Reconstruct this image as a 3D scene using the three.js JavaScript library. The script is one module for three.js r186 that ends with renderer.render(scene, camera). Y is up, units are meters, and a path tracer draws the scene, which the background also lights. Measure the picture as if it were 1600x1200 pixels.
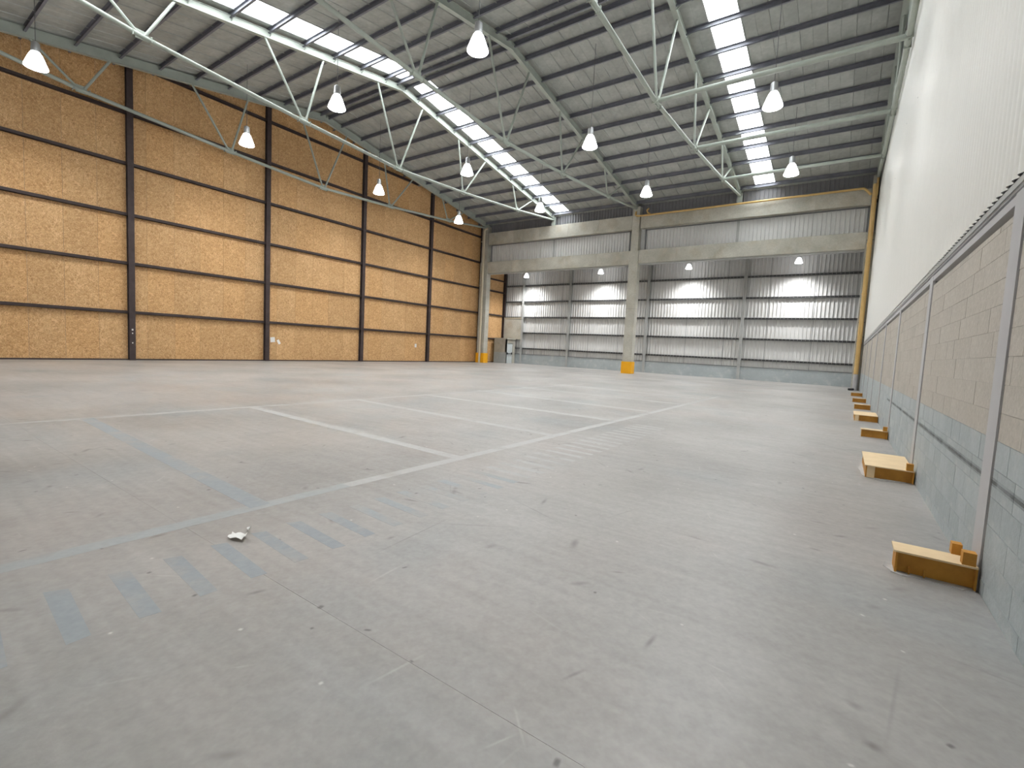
import * as THREE from 'three';
import { mergeGeometries } from 'three/addons/utils/BufferGeometryUtils.js';
import { RectAreaLightUniformsLib } from 'three/addons/lights/RectAreaLightUniformsLib.js';

// ------------------------------------------------------------------ camera, sky, exposure
RectAreaLightUniformsLib.init();
const scene = new THREE.Scene();
const camera = new THREE.PerspectiveCamera(2 * Math.atan(600 / 740.44) * 180 / Math.PI, 4 / 3, 0.05, 200);
camera.position.set(0, 1.6, 0);
camera.rotation.order = 'YXZ';
camera.rotation.set(-0.0762, 0.6066, 0.0496);
scene.background = new THREE.Color().setRGB(17.5, 18.1, 18.4);      // bright overcast sky, seen only through the translucent roof strips
const renderer = new THREE.WebGLRenderer();
renderer.toneMapping = THREE.LinearToneMapping;
renderer.toneMappingExposure = 1.0;
renderer.shadowMap.enabled = true;
const LAMP_CD = 127, LAMP_GLOW = 14, ANNEX_CD = 185;
const LAMP_COLOR = new THREE.Color().setRGB(0.99, 0.99, 1.0);

// ------------------------------------------------------------------ helpers
function rng(seed) { let a = seed >>> 0; return () => { a = (a + 0x6D2B79F5) | 0; let t = Math.imul(a ^ (a >>> 15), 1 | a); t = (t + Math.imul(t ^ (t >>> 7), 61 | t)) ^ t; return ((t ^ (t >>> 14)) >>> 0) / 4294967296; }; }
const R = rng(77), rr = (a, b) => a + (b - a) * R();
const taken = new Map();
function numbered(n) { const k = taken.get(n) || 0; taken.set(n, k + 1); return k ? n + '_' + String(k).padStart(3, '0') : n; }
function shade(o) { o.castShadow = true; o.receiveShadow = true; return o; }
function part(name, geo, mat, parent, label) { const m = shade(new THREE.Mesh(geo, mat)); m.name = name; if (label) m.userData.label = label; parent.add(m); return m; }
function thing(name, label, category, pos = [0, 0, 0], group) {
  const g = new THREE.Group(); g.name = numbered(name); g.position.set(...pos); g.userData = { label, category }; if (group) g.userData.group = group; scene.add(g); return g;
}
function struct(name, label, category) { const g = new THREE.Group(); g.name = name; g.userData = { kind: 'structure', label, category }; scene.add(g); return g; }
// uv in metres by the dominant axis of each face normal
function uvm(geo, ou = 0, ov = 0) {
  if (!geo.attributes.normal) geo.computeVertexNormals();
  const p = geo.attributes.position, n = geo.attributes.normal, uv = new Float32Array(p.count * 2);
  for (let i = 0; i < p.count; i++) {
    const ax = Math.abs(n.getX(i)), ay = Math.abs(n.getY(i)), az = Math.abs(n.getZ(i));
    let u, v;
    if (ax >= ay && ax >= az) { u = p.getZ(i); v = p.getY(i); } else if (ay >= az) { u = p.getX(i); v = p.getZ(i); } else { u = p.getX(i); v = p.getY(i); }
    uv[2 * i] = u + ou; uv[2 * i + 1] = v + ov;
  }
  geo.setAttribute('uv', new THREE.BufferAttribute(uv, 2)); return geo;
}
// box between two corners
function bx(x0, x1, y0, y1, z0, z1, ou, ov) {
  const g = new THREE.BoxGeometry(Math.abs(x1 - x0), Math.abs(y1 - y0), Math.abs(z1 - z0)); g.translate((x0 + x1) / 2, (y0 + y1) / 2, (z0 + z1) / 2);
  return uvm(g, ou ?? rr(0, 9), ov ?? rr(0, 9));
}
function prep(g) { let q = g.index ? g.toNonIndexed() : g; for (const k of Object.keys(q.attributes)) if (!['position', 'normal', 'uv'].includes(k)) q.deleteAttribute(k); return q; }
const join = (list) => mergeGeometries(list.map(prep));
// bar of rectangular section from a to b (w across, h up)
function bar(a, b, w, h, up = [0, 1, 0]) {
  const A = new THREE.Vector3(...a), B = new THREE.Vector3(...b), d = B.clone().sub(A), L = d.length();
  const g = new THREE.BoxGeometry(w, h, L), zx = d.clone().normalize(), U = new THREE.Vector3(...up), xx = U.clone().cross(zx).normalize(), yy = zx.clone().cross(xx);
  const m = new THREE.Matrix4().makeBasis(xx, yy, zx); m.setPosition(A.add(B).multiplyScalar(.5)); g.applyMatrix4(m); return uvm(g, rr(0, 9), rr(0, 9));
}
function rod(a, b, r, n = 10) {
  const A = new THREE.Vector3(...a), B = new THREE.Vector3(...b), d = B.clone().sub(A), g = new THREE.CylinderGeometry(r, r, d.length(), n);
  g.applyQuaternion(new THREE.Quaternion().setFromUnitVectors(new THREE.Vector3(0, 1, 0), d.clone().normalize())); g.translate(...A.add(B).multiplyScalar(.5).toArray()); return uvm(g, rr(0, 9), rr(0, 9));
}
function tube(pts, r, seg = 40, n = 12) { return uvm(new THREE.TubeGeometry(new THREE.CatmullRomCurve3(pts.map((p) => new THREE.Vector3(...p)), false, 'catmullrom', .05), seg, r, n)); }

// ------------------------------------------------------------------ procedural textures
function lattice(n, seed) { const r = rng(seed), a = new Float32Array(n * n); for (let i = 0; i < a.length; i++) a[i] = r(); return a; }
const LAT = {};
function noise(u, v, period, seed) {       // u, v in 0..1, tileable value noise
  const key = period + '_' + seed, a = LAT[key] || (LAT[key] = lattice(period, seed * 977 + period));
  const x = u * period, y = v * period; let i = Math.floor(x), j = Math.floor(y); let fx = x - i, fy = y - j; fx = fx * fx * (3 - 2 * fx); fy = fy * fy * (3 - 2 * fy);
  i = ((i % period) + period) % period; j = ((j % period) + period) % period; const i2 = (i + 1) % period, j2 = (j + 1) % period;
  return (a[j * period + i] * (1 - fx) + a[j * period + i2] * fx) * (1 - fy) + (a[j2 * period + i] * (1 - fx) + a[j2 * period + i2] * fx) * fy;
}
function streak(u, v, px, py, seed) {      // tileable value noise with its own period in each direction
  const key = 's' + px + '_' + py + '_' + seed; let a = LAT[key]; if (!a) { const r = rng(seed * 131 + px); a = LAT[key] = new Float32Array(px * py).map(() => r()); }
  const x = u * px, y = v * py; let i = Math.floor(x), j = Math.floor(y), fx = x - i, fy = y - j; fx = fx * fx * (3 - 2 * fx); fy = fy * fy * (3 - 2 * fy);
  i = ((i % px) + px) % px; j = ((j % py) + py) % py; const i2 = (i + 1) % px, j2 = (j + 1) % py;
  return (a[j * px + i] * (1 - fx) + a[j * px + i2] * fx) * (1 - fy) + (a[j2 * px + i] * (1 - fx) + a[j2 * px + i2] * fx) * fy;
}
function fbm(u, v, p0, oct, seed, gain = .5) { let s = 0, a = 1, t = 0; for (let k = 0; k < oct; k++) { s += a * noise(u, v, p0 << k, seed + k); t += a; a *= gain; } return s / t; }
function texture(n, size, fn, srgb = true, marks) {
  const d = new Uint8Array(n * n * 4), f = new Float32Array(n * n * 3);
  for (let j = 0; j < n; j++) for (let i = 0; i < n; i++) { const c = fn(i / n, j / n), k = (j * n + i) * 3; f[k] = c[0]; f[k + 1] = c[1]; f[k + 2] = c[2]; }
  if (marks) marks(f, n);
  for (let k = 0; k < n * n; k++) { for (let c = 0; c < 3; c++) d[k * 4 + c] = Math.max(0, Math.min(255, Math.round(f[k * 3 + c] * 255))); d[k * 4 + 3] = 255; }
  const t = new THREE.DataTexture(d, n, n, THREE.RGBAFormat); t.wrapS = t.wrapT = THREE.RepeatWrapping; t.magFilter = THREE.LinearFilter; t.minFilter = THREE.LinearMipmapLinearFilter; t.generateMipmaps = true;
  if (srgb) t.colorSpace = THREE.SRGBColorSpace; t.repeat.set(1 / size, 1 / size); t.needsUpdate = true; return t;
}
// a stroke of colour c, strength k, from (x, y), wrapped round the tile
function stroke(f, n, x, y, len, wid, ang, c, k, soft = .6) {
  const ca = Math.cos(ang), sa = Math.sin(ang), r = Math.ceil(Math.max(len, wid) / 2 + 2);
  for (let dj = -r; dj <= r; dj++) for (let di = -r; di <= r; di++) {
    const a = Math.abs(di * ca + dj * sa) / (len / 2), b = Math.abs(-di * sa + dj * ca) / (wid / 2); if (a > 1 || b > 1) continue;
    const w = k * Math.min(1, (1 - a) / soft) * Math.min(1, (1 - b) / soft), q = ((((Math.round(y) + dj) % n + n) % n) * n + (((Math.round(x) + di) % n + n) % n)) * 3;
    f[q] += (c[0] - f[q]) * w; f[q + 1] += (c[1] - f[q + 1]) * w; f[q + 2] += (c[2] - f[q + 2]) * w;
  }
}
const mix3 = (a, b, t) => [a[0] + (b[0] - a[0]) * t, a[1] + (b[1] - a[1]) * t, a[2] + (b[2] - a[2]) * t];
const clamp = (x) => Math.max(0, Math.min(1, x));
// power-floated concrete: grey with pinkish brown and bluish clouds, trowel sweeps, scuffs
const floorTex = texture(2048, 12, (u, v) => {
  const big = fbm(u, v, 5, 5, 3), pink = fbm(u, v, 7, 4, 21), blue = fbm(u, v, 9, 4, 41), fine = fbm(u, v, 300, 3, 61, .8), sweep = (streak(u + v, v, 14, 210, 81) + streak(u + 2 * v, v, 9, 120, 83) + streak(u - v, v, 18, 330, 85)) / 3;
  let c = mix3([.55, .54, .523], [.622, .611, .594], clamp((big - .3) * 2.5));
  c = mix3(c, [.605, .56, .53], clamp((pink - .53) * 4) * .28);
  c = mix3(c, [.55, .572, .577], clamp((blue - .55) * 4) * .4);
  const d = (fine - .5) * .07 + (sweep - .5) * .055; return [c[0] + d, c[1] + d, c[2] + d];
}, true, (f, n) => {
  const r = rng(5);
  for (let k = 0; k < 46; k++) stroke(f, n, r() * n, r() * n, 120 + r() * 260, 18 + r() * 46, r() * 6.28, r() < .65 ? [.50, .485, .47] : [.64, .635, .62], .12 + r() * .22, 1);
  for (let k = 0; k < 190; k++) stroke(f, n, r() * n, r() * n, 14 + r() * 40, 4 + r() * 11, r() * 6.28, [.38, .365, .35], .25 + r() * .45, .9);
  for (let k = 0; k < 40; k++) stroke(f, n, r() * n, r() * n, 60 + r() * 170, 2 + r() * 2, r() * 6.28, [.46, .45, .44], .2 + r() * .4, .8);
  for (let k = 0; k < 160; k++) stroke(f, n, r() * n, r() * n, 20 + r() * 60, 2 + r() * 2, r() * 6.28, [.75, .74, .72], .15 + r() * .3, .8);
  for (let k = 0; k < 120; k++) stroke(f, n, r() * n, r() * n, 3 + r() * 3, 3 + r() * 2, r() * 6.28, [.84, .83, .81], .7, .6);
  for (let k = 0; k < 150; k++) stroke(f, n, r() * n, r() * n, 4 + r() * 6, 3 + r() * 4, r() * 6.28, [.30, .29, .28], .6, .6);
});
const floorRough = texture(1024, 12, (u, v) => { const g = .43 + .26 * (fbm(u, v, 9, 5, 131) - .5) + .1 * (fbm(u, v, 120, 3, 141) - .5); return [g, g, g]; }, false);
// oriented strand board
const osbTex = texture(1024, 2.5, (u, v) => { const g = .5 * (fbm(u, v, 6, 4, 201) - .5) * .25; return [.81 + g, .645 + g, .45 + g]; }, true, (f, n) => {
  const r = rng(9), tones = [[.88, .73, .53], [.78, .60, .40], [.72, .54, .34], [.86, .69, .48], [.94, .80, .61], [.68, .50, .31]];
  for (let k = 0; k < 5200; k++) { const c = tones[Math.floor(r() * tones.length)], b = (r() - .5) * .06; stroke(f, n, r() * n, r() * n, 22 + r() * 40, 5 + r() * 9, (r() - .5) * 2.6 + Math.PI / 2, [c[0] + b, c[1] + b, c[2] + b], .35 + r() * .45, .35); }
});
// cast concrete for beams and columns
const concreteTex = texture(1024, 5, (u, v) => { const g = (fbm(u, v, 5, 6, 301) - .5) * .2 + (noise(u * 1, v * 1, 90, 307) - .5) * .05, b = clamp((fbm(u, v, 7, 4, 311) - .5) * 4) * .05; return [.725 + g - b * .4, .715 + g - b * .7, .67 + g - b]; });
const grainTex = (base, amp, seed, size, n = 512, tint = [1, 1, 1]) => texture(n, size, (u, v) => { const g = (fbm(u, v, 6, 6, seed, .62) - .5) * amp; return [base[0] + g * tint[0], base[1] + g * tint[1], base[2] + g * tint[2]]; });
const blockTex = texture(1024, 3.2, (u, v) => { const g = (fbm(u, v, 5, 4, 401) - .5) * .08 + (fbm(u, v, 120, 3, 411, .8) - .5) * .10; return [.70 + g, .675 + g, .635 + g]; });
const dadoTex = texture(1024, 3.2, (u, v) => { const g = (fbm(u, v, 5, 5, 431) - .5) * .09 + (fbm(u, v, 120, 3, 441, .8) - .5) * .07, w = clamp((fbm(u, v, 12, 4, 451) - .56) * 5) * .05; return [.65 + g + w, .68 + g + w * .8, .685 + g + w * .6]; });
const fineBump = texture(512, .8, (u, v) => { const g = fbm(u, v, 24, 5, 501, .7); return [g, g, g]; }, false);
const foilTex = texture(1024, 4, (u, v) => { const g = (fbm(u, v, 5, 6, 521, .6) - .5) * .16, st = (noise(u * 1, v, 40, 531) - .5) * .04; return [.645 + g + st, .655 + g + st, .635 + g + st]; });
const wornPaint = (paint, bare, cover, seed) => texture(512, 2.2, (u, v) => { const w = clamp((fbm(u, v, 8, 6, seed, .62) - .5) * 3 + cover), g = (fbm(u, v, 60, 3, seed + 9, .7) - .5) * .05; const c = mix3(bare, paint, w); return [c[0] + g, c[1] + g, c[2] + g]; });
const fadeTex = texture(512, 2.2, (u, v) => { const g = clamp((fbm(u, v, 6, 6, 571, .65) - .1) * 1.6) * .36; return [g, g, g]; }, false);

// ------------------------------------------------------------------ materials
const M = (o) => new THREE.MeshStandardMaterial({ side: THREE.DoubleSide, ...o });
const lin = (r, g, b) => new THREE.Color().setRGB(r, g, b);
const mat = {
  floor: M({ map: floorTex, roughnessMap: floorRough, roughness: 1, bumpMap: fineBump, bumpScale: .0006 }),
  joint: M({ color: lin(.28, .27, .26), roughness: .95 }),
  osb: [0, 1, 2].map((k) => M({ map: osbTex, color: lin(...[[1, 1, 1], [.93, .92, .9], [1, .97, .92]][k]), roughness: .72 })),
  darkSteel: M({ map: grainTex([.25, .20, .195], .1, 601, 1.5), roughness: .6 }),
  purlin: M({ map: grainTex([.47, .475, .51], .12, 611, 2), roughness: .55 }),
  truss: M({ map: grainTex([.66, .69, .655], .08, 621, 2), roughness: .42 }),
  foil: M({ map: foilTex, roughness: .7 }),
  concrete: M({ map: concreteTex, roughness: .85, bumpMap: fineBump, bumpScale: .002 }),
  block: [0, 1, 2].map((k) => M({ map: blockTex, color: lin(...[[1, 1, 1], [.982, .98, .978], [.99, .987, .982]][k]), roughness: .8, bumpMap: fineBump, bumpScale: .003 })),
  dado: [0, 1, 2].map((k) => M({ map: dadoTex, color: lin(...[[1, 1, 1], [.983, .985, .987], [.99, .99, .992]][k]), roughness: .55, bumpMap: fineBump, bumpScale: .003 })),
  mortar: M({ map: grainTex([.66, .635, .60], .1, 641, 2), roughness: .95 }),
  mortarDado: M({ map: grainTex([.61, .64, .645], .08, 643, 2), roughness: .85 }),
  pilaster: M({ map: grainTex([.70, .695, .70], .06, 651, 2), roughness: .5 }),
  whiteSheet: M({ map: grainTex([.93, .93, .91], .03, 661, 3), roughness: .3 }),
  greySheet: M({ map: grainTex([.83, .83, .82], .05, 671, 3), roughness: .5 }),
  darkAndShadedSheet: M({ map: grainTex([.52, .52, .53], .06, 673, 3), roughness: .6 }),  // dark sheeting; on the upper far band its tone is painted eaves shade
  greySteel: M({ map: grainTex([.68, .685, .675], .07, 681, 2), roughness: .55 }),
  girt: M({ map: grainTex([.46, .465, .47], .08, 685, 2), roughness: .6 }),
  safety: M({ map: grainTex([.96, .69, .08], .06, 691, 1.2, 512, [1, .9, .4]), roughness: .5 }),
  ochre: M({ map: grainTex([.75, .525, .175], .18, 701, .8, 512, [1, .9, .6]), roughness: .55 }),
  board: M({ map: grainTex([.865, .765, .605], .08, 711, .8), roughness: .7 }),
  grout: M({ map: grainTex([.68, .675, .665], .2, 721, .35), roughness: .95 }),
  pipe: M({ map: grainTex([.82, .685, .44], .07, 731, 1.5), roughness: .45 }),
  pipeCream: M({ map: grainTex([.80, .765, .675], .06, 741, 1.5), roughness: .45 }),
  paint: M({ map: wornPaint([.553, .577, .59], [.61, .60, .583], 1.05, 551), roughness: .5 }),
  paintFaded: M({ map: wornPaint([.575, .597, .607], [.61, .60, .583], .45, 557), roughness: .5 }),
  paintLine: M({ map: wornPaint([.60, .615, .615], [.60, .59, .575], .85, 559), roughness: .5 }),
  paintPale: M({ map: wornPaint([.66, .66, .65], [.61, .60, .583], 1.0, 563), roughness: .5 }),
  scuff: M({ color: lin(.13, .125, .125), roughness: .9, alphaMap: fadeTex, transparent: true }),
  paper: M({ color: lin(.86, .85, .82), roughness: .9 }),
  note: M({ color: lin(.78, .76, .72), roughness: .9 }),
  door: M({ map: grainTex([.80, .83, .83], .04, 751, 1.5), roughness: .45 }),
  black: M({ color: lin(.03, .03, .032), roughness: .5 }),
  lampBody: M({ color: lin(.55, .56, .57), roughness: .4, metalness: .6 }),
  glow: M({ color: lin(.9, .9, .9), roughness: .3, emissive: LAMP_COLOR, emissiveIntensity: LAMP_GLOW }),
  skylight: new THREE.MeshPhysicalMaterial({ color: lin(.95, .96, .96), roughness: 1, transmission: .85, thickness: 0, side: THREE.DoubleSide }),
  plain: M({ map: grainTex([.66, .65, .63], .06, 761, 3), roughness: .8 }),
};

// ------------------------------------------------------------------ dimensions
const XL = -30.07, XR = .946, ZB = -41.2, ZC = -36.8, ZN = 3, RIDGE = -19.1;
const roofY = (z) => 16.3 - .165 * Math.abs(z - RIDGE);
const chordY = (z) => 15.98 - .16 * Math.abs(z - RIDGE);

// ------------------------------------------------------------------ floor
const floor = struct('floor', 'worn power-floated grey concrete warehouse floor', 'floor');
part('subfloor', bx(XL - .3, XR + .3, -.2, -.03, ZB - .3, ZN + .3), mat.joint, floor);
{
  const xs = [XL - .1, -15.2, XR + .1], zs = [ZN + .1, -1.61, -7.6, -13.6, -19.6, -25.6, -31.6, -36.9, ZB - .1], g = .0008;
  for (let i = 0; i < xs.length - 1; i++) for (let j = 0; j < zs.length - 1; j++)
    part('slab', bx(xs[i] + (i ? g : 0), xs[i + 1] - g, -.06, 0, zs[j] - g, zs[j + 1] + g, 0, 0), mat.floor, floor);
  const flat = (pts, y = .0006) => {       // a paint film: outline x, z as a thin solid
    const s = new THREE.Shape(pts.map(([x, z]) => new THREE.Vector2(x, -z))), q = new THREE.ExtrudeGeometry(s, { depth: y, bevelEnabled: false }); q.rotateX(-Math.PI / 2); return uvm(q, rr(0, 9), rr(0, 9));
  };
  // bay markings: two long lines and the cross lines between them
  part('long_line', flat([[-4.46, -.1], [-4.30, -.1], [-4.30, -3.2], [-4.46, -3.2]]), mat.paintLine, floor, 'grey painted line along the dashes');
  part('long_line', flat([[-4.45, -3.2], [-4.29, -3.2], [-4.06, -21.2], [-4.22, -21.2]]), mat.paintPale, floor);
  part('long_line', flat([[-10.88, -.5], [-10.74, -.5], [-10.32, -21.4], [-10.46, -21.4]]), mat.paintPale, floor);
  const cross = [[-2.42, -2.17, .185, 'paint'], [-5.22, -4.97, .19, 'paintPale'], [-8.0, -7.6, .19, 'paintPale'], [-10.55, -10.5, .2, 'paintPale'], [-13.25, -13.05, .2, 'paintPale'], [-16.2, -16.1, .2, 'paintPale'], [-19.3, -19.1, .2, 'paintPale']];
  for (const [za, zb, w, m] of cross) part('bay_line', flat([[-10.76, za], [-10.76, za - w], [-4.38, zb - w], [-4.38, zb]], .0008), mat[m], floor);
  for (let k = 0; k < 34; k++) {
    const z = -.36 - .3035 * k, m = k < 8 ? 'paint' : k < 15 ? 'paintFaded' : 'paintPale';
    part('dash', flat([[-3.80 + rr(-.02, .02), z - .01], [-3.76, z - .115], [-3.07 + rr(-.02, .02), z - .06], [-3.08, z + .04]], .0006), mat[m], floor);
  }
}

// ------------------------------------------------------------------ left wall: strand board between dark steel posts and rails
const wl = struct('wall_left', 'tall gable wall lined with orange-brown strand board in dark steel framing', 'wall');
part('backing', bx(XL - .32, XL - .05, 0, 16.4, ZN + .3, ZB - .3), mat.plain, wl);
{
  const posts = [-1.9, -8.82, -15.74, -22.91, -29.9, -36.9, -41.0], rows = [0, 2.44, 4.89, 7.3, 9.77, 12.2, 14.65, 16.5];
  const bays = [[ZN, -1.9], ...posts.slice(0, -1).map((p, i) => [p, posts[i + 1]])];
  bays.forEach(([za, zb], bi) => {
    const joints = [za]; let z = za - (bi === 0 ? 1.2 : .72); while (z > zb + .25) { joints.push(z); z -= 1.235; } joints.push(zb);
    for (let r = 0; r < rows.length - 1; r++) for (let k = 0; k < joints.length - 1; k++) {
      const a = joints[k] - .004, b = joints[k + 1] + .004, y0 = rows[r] + .004, top = (zz) => Math.min(rows[r + 1] - .004, bi === bays.length - 1 ? 9.75 : roofY(zz) + .02);
      if (top(a) < y0 + .05 && top(b) < y0 + .05) continue;
      const pts = [[a, y0], [b, y0], [b, Math.max(y0, top(b))]]; if (a > RIDGE && b < RIDGE) pts.push([RIDGE, top(RIDGE)]); pts.push([a, Math.max(y0, top(a))]);
      const s = new THREE.Shape(pts.map(([zz, y]) => new THREE.Vector2(zz, y))), q = new THREE.ExtrudeGeometry(s, { depth: .018 + .004 * ((k + r) % 2), bevelEnabled: false });
      q.rotateY(-Math.PI / 2); q.translate(XL, 0, 0);       // shape x -> world z, thickness towards -x
      part('board_panel', uvm(q, rr(0, 20), rr(0, 20)), mat.osb[Math.floor(rr(0, 3))], wl);
    }
    for (let r = 1; r < rows.length - 1; r++) {
      const y = rows[r], lim = (zz) => (bi === bays.length - 1 ? 9.7 : roofY(zz) - .15); let a = za, b = zb;
      if (lim(a) < y && lim(b) < y) continue;
      if (lim(a) < y) a = RIDGE + (16.15 - y) / .165; if (lim(b) < y) b = RIDGE - (16.15 - y) / .165;
      part('rail', join([bx(XL, XL + .15, y + .05, y + .075, a, b), bx(XL, XL + .02, y - .075, y + .075, a, b), bx(XL + .125, XL + .15, y - .075, y + .05, a, b), bx(XL, XL + .15, y - .075, y - .055, a, b)]), mat.darkSteel, wl);
    }
    part('sole_plate', bx(XL, XL + .06, 0, .07, za, zb), mat.darkSteel, wl);
  });
  part('rail', bx(XL, XL + .15, 8.42, 8.55, -36.9, -41), mat.darkSteel, wl);
  for (const p of posts) {
    const t = p < -40 ? 9.7 : roofY(p) - .1;
    part('post', join([bx(XL, XL + .24, 0, t, p - .012, p + .012), bx(XL + .22, XL + .245, 0, t, p - .13, p + .13), bx(XL, XL + .025, 0, t, p - .13, p + .13)]), mat.darkSteel, wl);
  }
  for (const [y, w] of [[1.52, .07], [1.35, .05], [.86, .05]]) part('sticker', bx(XL + .245, XL + .249, y, y + w * 1.2, -8.82 - w / 2, -8.82 + w / 2), mat.note, wl);
}

// ------------------------------------------------------------------ ribbed sheet metal
// runs along u from 0 to w, height h; ribs of the given pitch stand out by d along +n
function ribbed(w, h, pitch, d, crest = .4, flank = .12) {
  const line = [[0, 0]]; const n = Math.round(w / pitch), p = w / n;
  for (let k = 0; k < n; k++) { const u = k * p, c = p * crest, f = p * flank, s = (p - c - 2 * f) / 2; line.push([u + s, 0], [u + s + f, d], [u + s + f + c, d], [u + s + 2 * f + c, 0]); }
  line.push([w, 0]);
  const pos = [], idx = []; let q = 0;
  for (let i = 0; i < line.length - 1; i++) { const [a, b] = [line[i], line[i + 1]]; pos.push(a[0], 0, a[1], b[0], 0, b[1], b[0], h, b[1], a[0], h, a[1]); idx.push(q, q + 1, q + 2, q, q + 2, q + 3); q += 4; }
  const g = new THREE.BufferGeometry(); g.setAttribute('position', new THREE.Float32BufferAttribute(pos, 3)); g.setIndex(idx); g.computeVertexNormals(); return g;
}

function corrugated(w, h, pitch, amp) {    // smooth sinusoidal sheet
  const n = Math.round(w / pitch) * 10, g = new THREE.PlaneGeometry(w, h, n, 1), p = g.attributes.position, nn = g.attributes.normal; g.translate(w / 2, h / 2, 0);
  for (let i = 0; i < p.count; i++) { const a = p.getX(i) / pitch * 2 * Math.PI, s = amp * 2 * Math.PI / pitch * Math.sin(a), L = Math.hypot(1, s); p.setZ(i, amp * (1 - Math.cos(a))); nn.setXYZ(i, -s / L, 0, 1 / L); }
  return g;
}

// ------------------------------------------------------------------ right wall: painted blockwork below, white ribbed sheet above
const wr = struct('wall_right', 'long side wall of painted blockwork below white ribbed sheeting', 'wall');
part('mortar', bx(XR + .0015, XR + .2, 1.11, 2.758, ZN, ZB), mat.mortar, wr);
part('mortar', bx(XR + .0015, XR + .2, 0, 1.11, ZN, ZB), mat.mortarDado, wr);
part('backing', bx(XR + .2, XR + .35, 0, 16.4, ZN + .3, ZB - .3), mat.plain, wr);
{
  const courses = [[0, .11]]; for (let k = 0; k < 13; k++) courses.push([.11 + .2 * k, .31 + .2 * k]); courses.push([2.71, 2.76]);
  const far = [[], [], [], [], [], []];
  const gBlock = [0, 1, 2].map((k) => bx(-.002, .06, .0015, .1985, -.1987, .1987, k * 2.3, k * 1.7));
  courses.forEach(([y0, y1], r) => {
    const isDado = y1 < 1.15;
    for (let k = 0; k < 112; k++) {
      const zc = ZN - .2 - .4 * k - (r % 2 ? .2 : 0), v = Math.floor(rr(0, 3)), proud = rr(-.001, .001); if (zc < ZB) continue;
      if (zc < -2.9 && zc > -10.6) {
        const m = part('block', y1 - y0 > .19 ? gBlock[v] : bx(-.002, .06, .0015, y1 - y0 - .0015, -.1987, .1987), (isDado ? mat.dado : mat.block)[v], wr); m.position.set(XR + proud, y0, zc);
      } else far[v + (isDado ? 3 : 0)].push(bx(XR - .002 + proud, XR + .06, y0 + .0015, y1 - .0015, zc - .1987, zc + .1987, v * 2.3 + zc * .37, v + r * .21));
    }
  });
  const m = part('distant_blocks', mergeGeometries(far.map(join), true), [...mat.block, ...mat.dado], wr); m.userData.kind = 'stuff';
  // flush steel wall posts
  for (const z of [-.6, -4.86, -9.0, -13.45, -17.6, -21.8, -25.8, -30.2, -34.4]) {
    part('wall_post', bx(XR - .014, XR + .02, 0, 2.9, z - .13, z + .13), mat.pilaster, wr);
    part('post_joint', bx(XR - .0035, XR + .01, 0, 2.76, z + .13, z + .14), mat.joint, wr);
  }
  part('ledge_recess', bx(XR + .05, XR + .1, 2.755, 2.84, ZN, ZB), mat.mortar, wr);
  part('ledge_channel', join([bx(XR - .012, XR + .1, 2.822, 2.892, ZN, ZB), bx(XR + .022, XR + .1, 2.892, 2.915, ZN, ZB), bx(XR - .016, XR + .1, 2.915, 2.975, ZN, ZB)]), mat.pilaster, wr);
  part('flashing', join([bx(XR - .022, XR + .1, 2.975, 2.99, ZN, ZB), bx(XR - .026, XR - .02, 2.94, 2.99, ZN, ZB)]), mat.greySteel, wr);
  part('sheet_backing', bx(XR + .03, XR + .2, 2.99, 16.4, ZN, ZB), mat.darkAndShadedSheet, wr);
  const g = corrugated(.9, 9.38, .15, .0135); g.rotateY(-Math.PI / 2);           // along +z, ribs towards -x
  { const p = g.attributes.position, uv = g.attributes.uv; for (let i = 0; i < p.count; i++) uv.setXY(i, p.getZ(i), p.getY(i)); }
  for (let k = 0; k < 45; k++) { const m = part('ribbed_sheet', g, mat.whiteSheet, wr); m.position.set(XR + .012, 3.05, ZN - .9 * (k + 1)); }
  for (let k = 0; k < 14; k++) { const z = ZN - 3 * k; part('screw', bx(XR - .03, XR - .024, 8.0 + (k % 2) * .6, 8.02 + (k % 2) * .6, z - .012, z + .012), mat.lampBody, wr); }
  // dark sheeting in the gable above
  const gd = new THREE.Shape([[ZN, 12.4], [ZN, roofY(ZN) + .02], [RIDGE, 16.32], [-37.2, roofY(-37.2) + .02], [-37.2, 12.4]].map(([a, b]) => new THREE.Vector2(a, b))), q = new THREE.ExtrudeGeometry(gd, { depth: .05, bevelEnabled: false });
  q.rotateY(-Math.PI / 2); q.translate(XR + .02, 0, 0); part('gable_lining', uvm(q), mat.darkAndShadedSheet, wr);
  // rub mark of stacked goods along the dado
  for (const [y0, y1, e] of [[.79, .85, .0045], [.808, .832, .0055]]) { const g = new THREE.PlaneGeometry(12, y1 - y0); g.rotateY(-Math.PI / 2); g.translate(XR - e, (y0 + y1) / 2, -8.6); part('rub_mark', uvm(g, 3, .4), mat.scuff, wr, 'dark rub mark'); }
}

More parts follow.
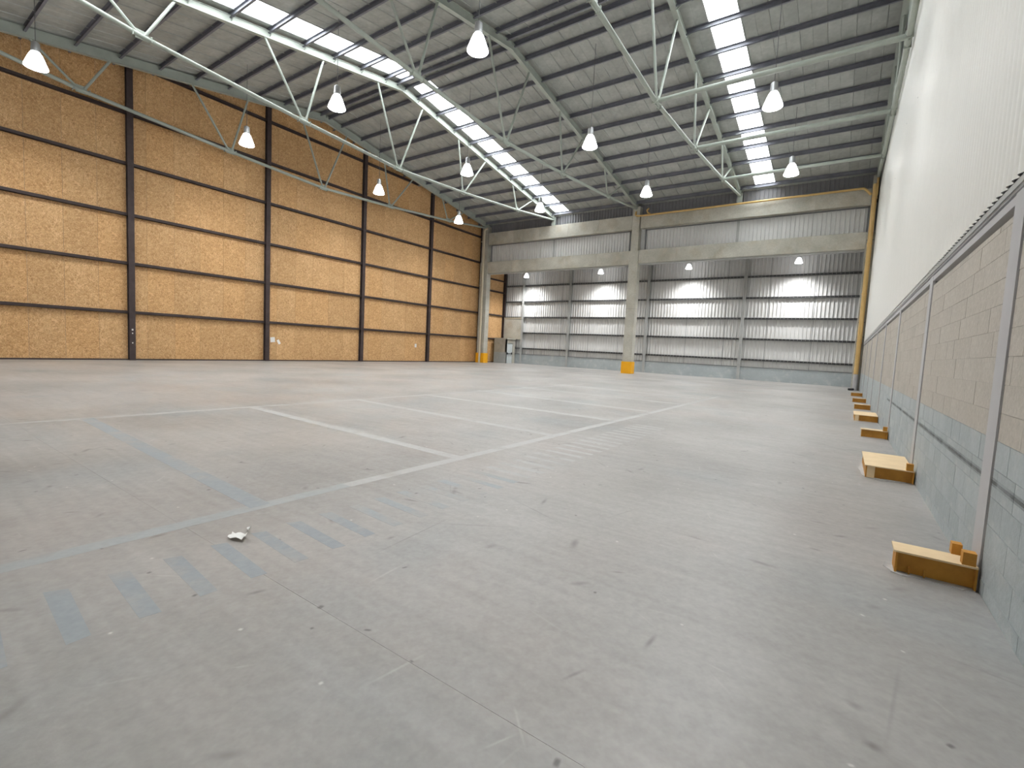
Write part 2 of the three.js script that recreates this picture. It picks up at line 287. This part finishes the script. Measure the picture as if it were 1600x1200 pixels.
// ------------------------------------------------------------------ back wall of the annex
const wb = struct('wall_back', 'far wall of pale ribbed sheeting on grey posts above a blue-grey plinth', 'wall');
{
  const n = 31, w = (XR - XL) / n, g = uvm(ribbed(w, 8.7, .25, .06, .14, .05));
  for (let k = 0; k < n; k++) { const m = part('ribbed_sheet', g, mat.greySheet, wb); m.position.set(XL + w * k, .96, ZB); if (k % 3 === 1) part('sheet_lap', bx(XL + w * k - .012, XL + w * k + .012, .96, 9.6, ZB, ZB + .012), mat.girt, wb); }
  part('backing', bx(XL - .3, XR + .3, 0, 9.9, ZB - .2, ZB - .03), mat.darkAndShadedSheet, wb);
  const px = [-27.5, -22.1, -14.42, -6.75, .72];
  let xp = XL; for (const x of [...px, XR]) { if (x - xp > .3) part('plinth_block', bx(xp + .004, x - .004, 0, .98, ZB - .03, ZB + .16), mat.dado[1], wb); xp = x; }
  part('plinth_cap', bx(XL, XR, .98, 1.03, ZB, ZB + .18), mat.girt, wb);
  for (const y of [1.59, 3.19, 4.78, 6.37, 8.0]) {
    let a = XL; for (const x of [...px, XR]) { if (x - a > .3) part('rail', join([bx(a, x, y - .07, y + .07, ZB + .03, ZB + .05), bx(a, x, y + .05, y + .07, ZB + .05, ZB + .2), bx(a, x, y - .07, y - .05, ZB + .05, ZB + .2), bx(a, x, y - .07, y - .03, ZB + .18, ZB + .2)]), mat.girt, wb); a = x; }
  }
  for (const x of px) part('post', join([bx(x - .01, x + .01, 0, 9.5, ZB + .03, ZB + .3), bx(x - .11, x + .11, 0, 9.5, ZB + .28, ZB + .3), bx(x - .11, x + .11, 0, 9.5, ZB + .03, ZB + .05)]), mat.greySteel, wb);
  part('cover_panel', bx(XL + .25, -27.65, 2.5, 4.65, ZB + .2, ZB + .24), mat.concrete, wb, 'plain beige cover panel over the blockwork room');
  part('cover_rail', bx(XL + .25, -27.65, 4.66, 4.74, ZB + .2, ZB + .27), mat.pipeCream, wb);
}
const ca = struct('ceiling_annex', 'low dark sheet roof over the annex behind the columns', 'ceiling');
part('roof_sheet', bx(XL - .3, XR + .3, 9.62, 9.74, ZB - .3, ZC - .2), mat.darkAndShadedSheet, ca);
for (let k = 0; k < 3; k++) part('annex_purlin', bx(XL, XR, 9.44, 9.62, ZB + .9 + k * 1.2, ZB + .97 + k * 1.2), mat.purlin, ca);

// ------------------------------------------------------------------ clerestory above the lower beams
const wu = struct('wall_back_upper', 'band of ribbed sheeting between and above the concrete beams', 'wall');
{
  const n = 31, w = (XR - XL) / n, g = uvm(ribbed(w, 2.1, .25, .06, .14, .05)), g2 = uvm(ribbed(w, 1.2, .25, .06, .14, .05));
  for (let k = 0; k < n; k++) { part('ribbed_sheet', g, mat.greySheet, wu).position.set(XL + w * k, 9.5, ZC - .28); part('shaded_upper_sheet', g2, mat.darkAndShadedSheet, wu).position.set(XL + w * k, 12.3, ZC - .3); }  // upper row: same sheeting, with eaves shade put in as a darker colour
  part('backing', bx(XL - .3, XR + .3, 9.4, 13.5, ZC - .5, ZC - .34), mat.darkAndShadedSheet, wu);
  for (const x of [-21.9, -6.9]) part('stub_post', join([bx(x - .09, x + .09, 9.7, 11.5, ZC - .22, ZC - .2), bx(x - .01, x + .01, 9.7, 11.5, ZC - .28, ZC - .2)]), mat.greySteel, wu);
  for (const [a, b] of [[-28.9, -14.8], [-13.6, .55]]) part('sheet_frame', join([bx(a, b, 11.32, 11.38, ZC - .24, ZC - .18), bx(a, b, 9.76, 9.81, ZC - .24, ZC - .18), bx(a, a + .09, 9.76, 11.4, ZC - .24, ZC - .18), bx(b - .09, b, 9.76, 11.4, ZC - .24, ZC - .18)]), mat.girt, wu);
}
const wn = struct('wall_near', 'plain sheeted wall behind the viewer', 'wall');
part('sheet_lining', bx(XL - .3, XR + .3, 0, 13, ZN, ZN + .2), mat.greySheet, wn);

// ------------------------------------------------------------------ roof
const roof = struct('ceiling', 'pitched roof lined with grey foil panels on dark purlins', 'ceiling');
const SKY = [[-21.5, -20.15], [-5.93, -4.7]], slopeA = Math.atan(.165);
{
  // one lining panel: ribbed underside profile, extruded down the slope (local +z) from the ridge
  const panel = (w, z0, z1) => {
    const s = new THREE.Shape(); s.moveTo(0, .08); s.lineTo(0, -.035); s.lineTo(.03, -.035); s.lineTo(.045, 0); for (let k = 1; k < 2; k++) { const c = w * k / 2; s.lineTo(c - .012, 0); s.lineTo(c, -.01); s.lineTo(c + .012, 0); } s.lineTo(w, 0); s.lineTo(w, .08); s.closePath();
    const L = Math.abs(z1 - z0) / Math.cos(slopeA), g = new THREE.ExtrudeGeometry(s, { depth: L, bevelEnabled: false }); return uvm(g, rr(0, 20), rr(0, 20));
  };
  const place = (g, x, zStart, toFar) => { if (toFar) { g.scale(1, 1, -1); g.index || flip(g); g.rotateX(-slopeA); } else g.rotateX(slopeA); g.translate(x, roofY(zStart), zStart); return uvm(g, rr(0, 20), rr(0, 20)); };
  function flip(g) { const p = g.attributes.position.array; for (let i = 0; i < p.length; i += 9) for (let c = 0; c < 3; c++) { const t = p[i + 3 + c]; p[i + 3 + c] = p[i + 6 + c]; p[i + 6 + c] = t; } g.computeVertexNormals(); }
  const spans = [[XL - .3, SKY[0][0], 9], [SKY[0][1], SKY[1][0], 14], [SKY[1][1], XR + .3, 6]];
  for (const [a, b, n] of spans) for (let k = 0; k < n; k++) {
    const w = (b - a) / n;
    part('lining_panel', place(panel(w, RIDGE, -37.4), a + w * k, RIDGE, true), mat.foil, roof);
    part('lining_panel', place(panel(w, RIDGE, ZN + .3), a + w * k, RIDGE, false), mat.foil, roof);
  }
  for (const [a, b] of SKY) { part('end_panel', place(panel(b - a, -36.7, -37.4), a, -36.7, true), mat.foil, roof); part('end_panel', place(panel(b - a, -1.6, ZN + .3), a, -1.6, false), mat.foil, roof); part('ridge_cap', bx(a, b, 16.2, 16.4, RIDGE - .18, RIDGE + .18), mat.foil, roof); }
  // purlins: channel sections running across the hall
  const zs = []; for (let k = 0; k < 11; k++) zs.push(-36.3 + 1.6 * k); for (let k = 0; k < 14; k++) zs.push(-17.9 + 1.6 * k);
  for (const z of [...zs, -19.0 - .35, -19.1 + .35]) {
    if (z > ZN) continue; const y = roofY(z) - .02;
    part('purlin', join([bx(XL, XR, y - .225, y, z - .008, z + .008), bx(XL, XR, y - .23, y - .218, z, z + .085), bx(XL, XR, y - .012, y, z, z + .085), bx(XL, XR, y - .23, y - .2, z + .078, z + .085)]), mat.purlin, roof);
  }
  // skylight strips
  SKY.forEach(([a, b], i) => {
    const wn_ = struct('window_' + (i + 1), i ? 'translucent white rooflight strip nearer the white sheeted wall' : 'long translucent white rooflight strip over the middle of the hall', 'skylight');
    const edges = [[-19.28, -36.7], [-18.92, -1.6]];
    for (const [z0, z1] of edges) { const n = 11; for (let k = 0; k < n; k++) {
      const za = z0 + (z1 - z0) * k / n, zb = z0 + (z1 - z0) * (k + 1) / n, g = new THREE.PlaneGeometry(b - a, 1, 44, 1), q = g.attributes.position, lap = k % 2 ? .004 : 0; for (let v = 0; v < q.count; v++) { const f = q.getY(v) > 0 ? 0 : 1, zz = f ? zb : za; q.setXYZ(v, (a + b) / 2 + q.getX(v), roofY(zz) + .03 + lap + .008 * Math.cos(q.getX(v) * 41), zz); } g.computeVertexNormals(); part('pane', g, mat.skylight, wn_); } }
    for (const x of [a, b]) for (const s of [-36.7, -1.6]) part('kerb', bar([x, 16.31, RIDGE], [x, roofY(s) + .01, s], .05, .07), mat.greySteel, wn_);
  });
}

// ------------------------------------------------------------------ trusses
const BN = [[-36.75, 12.98], [-31.1, 12.36], [-24.7, 11.84], [-19.05, 11.52], [-13.2, 11.8], [-6.85, 12.22], [-1.3, 12.98]];
const VT = [[-30.3, -33.1], [-24.0, -26.9], [-17.4, -20.75], [-11.3, -14.15], [-5.2, -7.9]];
function truss(x, label, m, deep) {
  const t = thing('roof_truss', label, 'truss', [x, 0, 0], 'roof trusses');
  const P = (z, y) => [0, y, z];
  for (const s of [-36.75, -1.3]) part('top_chord', join([bar(P(RIDGE, chordY(RIDGE)), P(s, chordY(s)), .13, deep), bar(P(RIDGE, chordY(RIDGE) - deep / 2), P(s, chordY(s) - deep / 2), .2, .02), bar(P(RIDGE, chordY(RIDGE) + deep / 2), P(s, chordY(s) + deep / 2), .2, .02)]), m, t);
  for (let k = 0; k < BN.length - 1; k++) part('bottom_chord', rod(P(...[BN[k][0], BN[k][1]]), P(BN[k + 1][0], BN[k + 1][1]), .085, 14), m, t);
  VT.forEach((v, k) => {
    const b = BN[k + 1];
    for (const z of v) part('web_member', rod(P(b[0] + (z > b[0] ? .06 : -.06), b[1]), P(z, chordY(z) - deep / 2 + .02), .055, 10), m, t);
    part('gusset', join([bx(-.015, .015, b[1] - .12, b[1] + .2, b[0] - .2, b[0] + .2), bx(-.1, .1, b[1] - .1, b[1] + .1, b[0] - .3, b[0] - .27), bx(-.1, .1, b[1] - .1, b[1] + .1, b[0] + .27, b[0] + .3)]), m, t);
  });
  part('end_plate', bx(-.16, .16, 12.45, 13.2, -36.85, -36.72), m, t);
  return t;
}
const tA = truss(-29.2, 'dark truss closest to the strand board wall', mat.truss, .42);
const tB = truss(-21.9, 'pale truss brightly lit by the rooflight strip in the middle', mat.truss, .3);
const tC = truss(-14.3, 'shaded grey truss landing on the centre concrete column', mat.truss, .34);
const tD = truss(-6.9, 'pale truss beside the rooflight nearer the white wall', mat.truss, .24);
const tE = truss(.8, 'grey truss running along the top of the white sheeted wall', mat.truss, .3);
// fly braces up to the purlins on the rooflight side
for (const [t, dx] of [[tB, 1.0], [tD, 1.1]]) for (let k = 0; k < 22; k++) {
  const z = k < 11 ? -36.3 + 1.6 * k : -17.9 + 1.6 * (k - 11); if (z > -1.5) continue; const y = chordY(z) - .05, yp = roofY(z) - .2;
  part('fly_brace', tube([[.07, y, z], [.3, y + .12, z + .02], [.62, yp - .04, z + .03], [dx, yp + .02, z + .04]], .022, 12, 6), mat.truss, t);
  part('fly_brace', rod([-.07, y, z], [-.5, yp + .02, z + .03], .018, 6), mat.truss, t);
}
for (const [z, y, l] of [[-19.05, 11.62, 'pale tie strut under the ridge between truss and white wall'], [-24.9, 11.92, 'pale tie strut halfway down the far slope beside the rooflight'], [-31.3, 12.42, 'pale tie strut nearest the far beams beside the rooflight']]) {
  const s = thing('tie_strut', l, 'strut', [-6.9, y, z], 'tie struts to the white wall');
  part('tube', rod([.08, 0, 0], [7.6, 0, 0], .09, 14), mat.truss, s);
  part('end_plate', bx(.05, .08, -.13, .13, -.13, .13), mat.truss, s); part('end_plate', bx(7.6, 7.63, -.13, .13, -.13, .13), mat.truss, s);
}

// ------------------------------------------------------------------ columns and beams
function column(x, w, label, wide) {
  const c = thing('concrete_column', label, 'column', [x, 0, ZC], 'concrete columns of the far row');
  part('shaft', bx(-w / 2, w / 2, 0, 9.7, -.3, .3), mat.concrete, c);
  part('upper_shaft', bx(-w / 2 + .06, w / 2 - .1, 9.7, 13.1, -.28, .26), mat.concrete, c);
  part('shaft_joint', bx(-w / 2 - .002, w / 2 + .002, 5.15, 5.17, -.302, .302), mat.joint, c);
  if (wide) part('guard', join([bx(-wide / 2, wide / 2, 0, .95, .3, .34), bx(-wide / 2, -wide / 2 + .04, 0, .95, -.34, .3), bx(wide / 2 - .04, wide / 2, 0, .95, -.34, .3), bx(-wide / 2, wide / 2, 0, .95, -.34, -.3)]), mat.safety, c, 'yellow painted impact guard');
  return c;
}
column(-29.35, .85, 'concrete column with yellow base against the strand board wall', 1.0);
column(-14.25, .74, 'concrete column with yellow base in the middle of the far side', .86);
column(.72, .42, 'concrete column behind the ochre pipe in the far right corner');
function beam(x0, x1, y0, y1, z0, z1, label, lip) {
  const b = thing('concrete_beam', label, 'beam', [(x0 + x1) / 2, y0, (z0 + z1) / 2], 'concrete beams between the far columns'); const L = (x1 - x0) / 2, d = Math.abs(z1 - z0) / 2;
  const cuts = 5; for (let k = 0; k < cuts; k++) part('segment', bx(-L + 2 * L * k / cuts + .006, -L + 2 * L * (k + 1) / cuts - .006, 0, y1 - y0, -d, d), mat.concrete, b);
  part('core', bx(-L, L, .01, y1 - y0 - .01, -d + .01, d - .01), mat.mortar, b);
  if (lip) part('soffit_lip', bx(-L, L, -.1, 0, -d, d - .14), mat.greySteel, b);
}
beam(-28.95, -14.63, 8.66, 9.72, ZC - .18, ZC + .22, 'lower concrete beam between strand board wall and centre column', true);
beam(-13.86, .5, 8.72, 9.74, ZC - .18, ZC + .26, 'lower concrete beam between centre column and ochre pipe', true);
beam(-28.95, -14.6, 11.38, 12.46, ZC - .18, ZC + .2, 'upper concrete beam left of the centre column');
beam(-13.9, .55, 11.42, 12.36, ZC - .18, ZC + .2, 'upper concrete beam right of the centre column under the ochre pipe');

// ------------------------------------------------------------------ pipes
{
  const p = thing('drain_pipe', 'thick ochre downpipe standing in the far right corner', 'pipe', [.7, 0, -36.3]);
  part('stack', rod([0, 1.02, 0], [0, 12.5, 0], .125, 18), mat.pipe, p);
  part('painted_base', rod([0, 0, 0], [0, 1.02, 0], .128, 18), mat.pilaster, p, 'blue-grey painted pipe base');
  part('shoe', tube([[0, .12, 0], [-.1, .06, .1], [-.3, .05, .2]], .08, 10), mat.black, p);
  part('branch', tube([[0, 11.55, 0], [.08, 11.8, .03], [.1, 12.0, .03], [.1, 13.0, .03]], .06, 24), mat.pipe, p);
  for (const y of [2.9, 5.9, 8.9, 11.6]) part('collar', rod([0, y, 0], [0, y + .1, 0], .145, 18), mat.pipe, p);
  for (const y of [3.3, 4.2, 9.2]) part('bracket', bx(-.16, .2, y, y + .04, -.16, -.1), mat.girt, p);
  const h = thing('branch_pipe', 'thin ochre pipe running along the upper beam to the downpipe', 'pipe', [-14, 12.3, -36.35]);
  part('run', tube([[-.28, .38, -.1], [-.26, .1, 0], [-.1, .02, 0], [.4, .01, 0], [7, .02, 0], [14.1, .03, 0], [14.52, -.4, .03]], .07, 160), mat.pipe, h);
  part('swan_neck', tube([[.95, .02, 0], [.7, .2, 0], [.62, .38, 0], [.78, .5, 0]], .06, 20), mat.pipe, h);
  const l = thing('downpipe', 'cream downpipe on the column by the strand board wall', 'pipe', [-29.22, 0, -36.25]);
  part('stack', rod([0, 0, 0], [0, 12.6, 0], .1, 16), mat.pipeCream, l);
  part('elbow', tube([[0, 12.55, 0], [.05, 12.75, -.02], [.25, 12.85, -.1]], .1, 14), mat.pipeCream, l);
  for (const y of [3, 7, 11]) part('collar', rod([0, y, 0], [0, y + .1, 0], .12, 16), mat.pipeCream, l);
  for (const y of [7.45, 11.6]) part('bracket', bx(-.35, .05, y, y + .05, -.05, .05), mat.pipeCream, l);
}

// ------------------------------------------------------------------ blockwork room with a door, corner of strand board wall and back wall
{
  const e = thing('blockwork_room', 'small grey blockwork room with a pale door in the far left corner', 'room', [-29.1, 0, -40.2]);
  const x0 = -.66, x1 = .9, z0 = -.66, z1 = .9;
  part('front_wall', bx(x0, x1, 1.1, 2.45, z1 - .15, z1), mat.concrete, e); part('front_dado', bx(x0, x1, 0, 1.1, z1 - .15, z1 + .004), mat.dado[0], e);
  part('side_wall', join([bx(x1 - .15, x1, 2.05, 2.45, z0, z1), bx(x1 - .15, x1, 0, 2.05, z0, -.22), bx(x1 - .15, x1, 0, 2.05, .78, z1)]), mat.concrete, e);
  part('roof_slab', bx(x0, x1 + .06, 2.45, 2.55, z0, z1 + .06), mat.concrete, e);
  const d = part('door', bx(x1 - .1, x1 - .03, .01, 2.03, -.2, .76), mat.door, e, 'pale blue-white flush door');
  part('push_bar', join([bx(x1 - .03, x1 + .03, .95, 1.0, -.16, .72), bx(x1 - .03, x1 + .04, .9, 1.1, -.16, -.06), bx(x1 - .03, x1 + .04, .9, 1.1, .62, .72)]), mat.black, d);
}

// ------------------------------------------------------------------ high-bay lamps
function highBay(x, y, z, label, cd, drop, group, s = 1) {
  const l = thing('high_bay_lamp', label, 'lamp', [x, y, z], group);
  const bell = new THREE.LatheGeometry([[.11, .46], [.15, .42], [.19, .33], [.24, .2], [.30, .04], [.31, 0], [.30, -.012], [0, -.03]].map(([r, h]) => new THREE.Vector2(r * s, h * s)), 28);
  part('reflector', bell, mat.glow, l, 'glowing bell-shaped reflector');
  part('housing', new THREE.LatheGeometry([[.001, .8], [.06, .8], [.11, .76], [.125, .5], [.12, .46], [.001, .46]].map(([r, h]) => new THREE.Vector2(r * s, h * s)), 20), mat.lampBody, l);
  part('hanger', rod([0, .78 * s, 0], [0, drop, 0], .012, 6), mat.girt, l);
  const sp = new THREE.SpotLight(LAMP_COLOR, cd, 0, 1.2, .85, 2); sp.name = 'lamp_light'; sp.position.set(0, -.06, 0); sp.castShadow = true; sp.shadow.radius = 10; sp.target.position.set(0, -5, 0); sp.target.name = 'lamp_aim'; l.add(sp); l.add(sp.target);
}
const LX = [-3.05, -10.75, -18.4, -26.0], LZ = [-4.8, -12.55, -21.0, -28.9];
const rowName = ['nearest the white wall', 'between the centre column and the right rooflight', 'beside the middle rooflight', 'closest to the strand board wall'], colName = ['front', 'second', 'third', 'farthest'];
LX.forEach((x, i) => LZ.forEach((z, j) => highBay(x, 11.3, z, `${colName[j]} glowing high-bay lamp in the row ${rowName[i]}`, LAMP_CD, roofY(z) - 11.3 + .02, 'high-bay lamps in the hall', 1.15)));
[[-26.4, 'between strand board wall and second post'], [-18.45, 'left of the centre column'], [-10.8, 'right of the centre column'], [-3.2, 'nearest the ochre pipe']].forEach(([x, w]) => highBay(x, 8.62, -39.65, `small glowing lamp behind the lower beam, ${w}`, ANNEX_CD, 1.0, 'lamps behind the lower beams', .8));

// ------------------------------------------------------------------ ochre steel stubs along the right wall
function stub(z, wide, label, posts) {
  const b = thing('floor_bracket', label, 'bracket', [XR - .02, 0, z], 'ochre brackets along the right wall'); const H = .175, L = wide ? .55 : .48, D = wide ? 1.3 : .23;
  const top = new THREE.BoxGeometry(L, .014, D); top.translate(-L / 2, H, -D / 2); part('top_plate', uvm(top, rr(0, 5), rr(0, 5)), wide ? mat.board : mat.board, b, 'pale dusty top plate');
  part('web', bx(-L + .03, -.012, .005, H - .007, -.075, -.06), mat.ochre, b);
  part('web', bx(-L + .03, -.012, .005, H - .007, -D + .02, -D + .035), mat.ochre, b);
  part('end_stiffener', bx(-L + .015, -L + .03, .005, H - .007, -D + .02, -.02), mat.ochre, b);
  for (const q of [.08, .17]) part('stiffener', bx(-L + .02 + q, -L + .03 + q, .005, .06, -.062, -.03), mat.ochre, b);
  part('wall_plate', bx(-.012, 0, .005, H - .007, -D + .01, -.01), mat.ochre, b);
  if (wide) part('corner_block', bx(-L + .03, -L + .12, .005, H - .01, -.05, -.01), mat.board, b);
  if (posts > 0) part('top_block', bx(-.09, -.015, H + .007, H + .1, -.085, -.01), mat.ochre, b);
  if (posts > 1) part('top_block', bx(-.12, -.06, H + .007, H + .09, -.3, -.22), mat.ochre, b);
  const s = new THREE.Shape(); const N = 26; for (let k = 0; k < N; k++) { const a = k / N * 6.283, rx = L / 2 + rr(.0, .04), rz = D / 2 + rr(.0, .05); s[k ? 'lineTo' : 'moveTo'](-L / 2 - .02 + Math.sign(Math.cos(a)) * Math.pow(Math.abs(Math.cos(a)), .5) * rx * .98, D / 2 + Math.sign(Math.sin(a)) * Math.pow(Math.abs(Math.sin(a)), .5) * rz); }
  const gr = new THREE.ExtrudeGeometry(s, { depth: .006, bevelEnabled: false }); gr.rotateX(-Math.PI / 2); part('grout_bed', uvm(gr), mat.grout, b, 'rough pale grout');
}
stub(-4.68, false, 'narrow ochre floor bracket nearest the viewer with two small blocks', 2);
stub(-8.42, true, 'wide plate-topped ochre bracket, second along the right wall', 1);
stub(-13.12, false, 'narrow ochre bracket with one small block, third along the wall', 1);
stub(-16.75, true, 'wide plate-topped ochre bracket, fourth along the right wall', 0);
stub(-21.2, false, 'narrow ochre bracket, fifth along the right wall', 0);
stub(-25.0, false, 'narrow ochre bracket, sixth along the right wall', 0);
stub(-29.8, false, 'narrow ochre bracket farthest off, before the ochre pipe', 0);

// ------------------------------------------------------------------ litter and notes
function scrap(x, z, pts, label) {
  const g = new THREE.PlaneGeometry(1, 1, 6, 4), p = g.attributes.position; for (let i = 0; i < p.count; i++) { const u = p.getX(i), v = p.getY(i); p.setXYZ(i, u * pts[0] + v * .02, .012 + .018 * Math.abs(Math.sin(u * 5 + v * 3)) + (u > .3 ? (u - .3) * .12 : 0), v * pts[1] + u * .03); }
  g.computeVertexNormals(); const m = part(numbered('paper_scrap'), g, mat.paper, scene); m.position.set(x, 0, z); m.rotation.y = pts[2]; m.userData = { label, category: 'paper' };
}
scrap(-3.78, -1.78, [.15, .1, .6], 'larger crumpled white paper scrap beside the floor dashes');
scrap(-3.86, -1.9, [.06, .035, .2], 'tiny white paper scrap next to the larger one');
[[1.36, -16.2, .3, .32, .1, 'greyish paper note on the strand board beside the second post'], [1.23, -16.6, .16, .3, .5, 'tilted white paper note on the strand board'], [1.38, -28.6, .22, .3, 0, 'small pale note on the strand board far from the viewer']].forEach(([y, z, w, h, a, label]) => {
  const g = new THREE.BoxGeometry(.004, h, w); g.rotateX(a); const m = part(numbered('paper_note'), g, mat.paper, scene); m.position.set(XL + .003, y, z); m.userData = { label, category: 'paper' };
});

renderer.render(scene, camera);
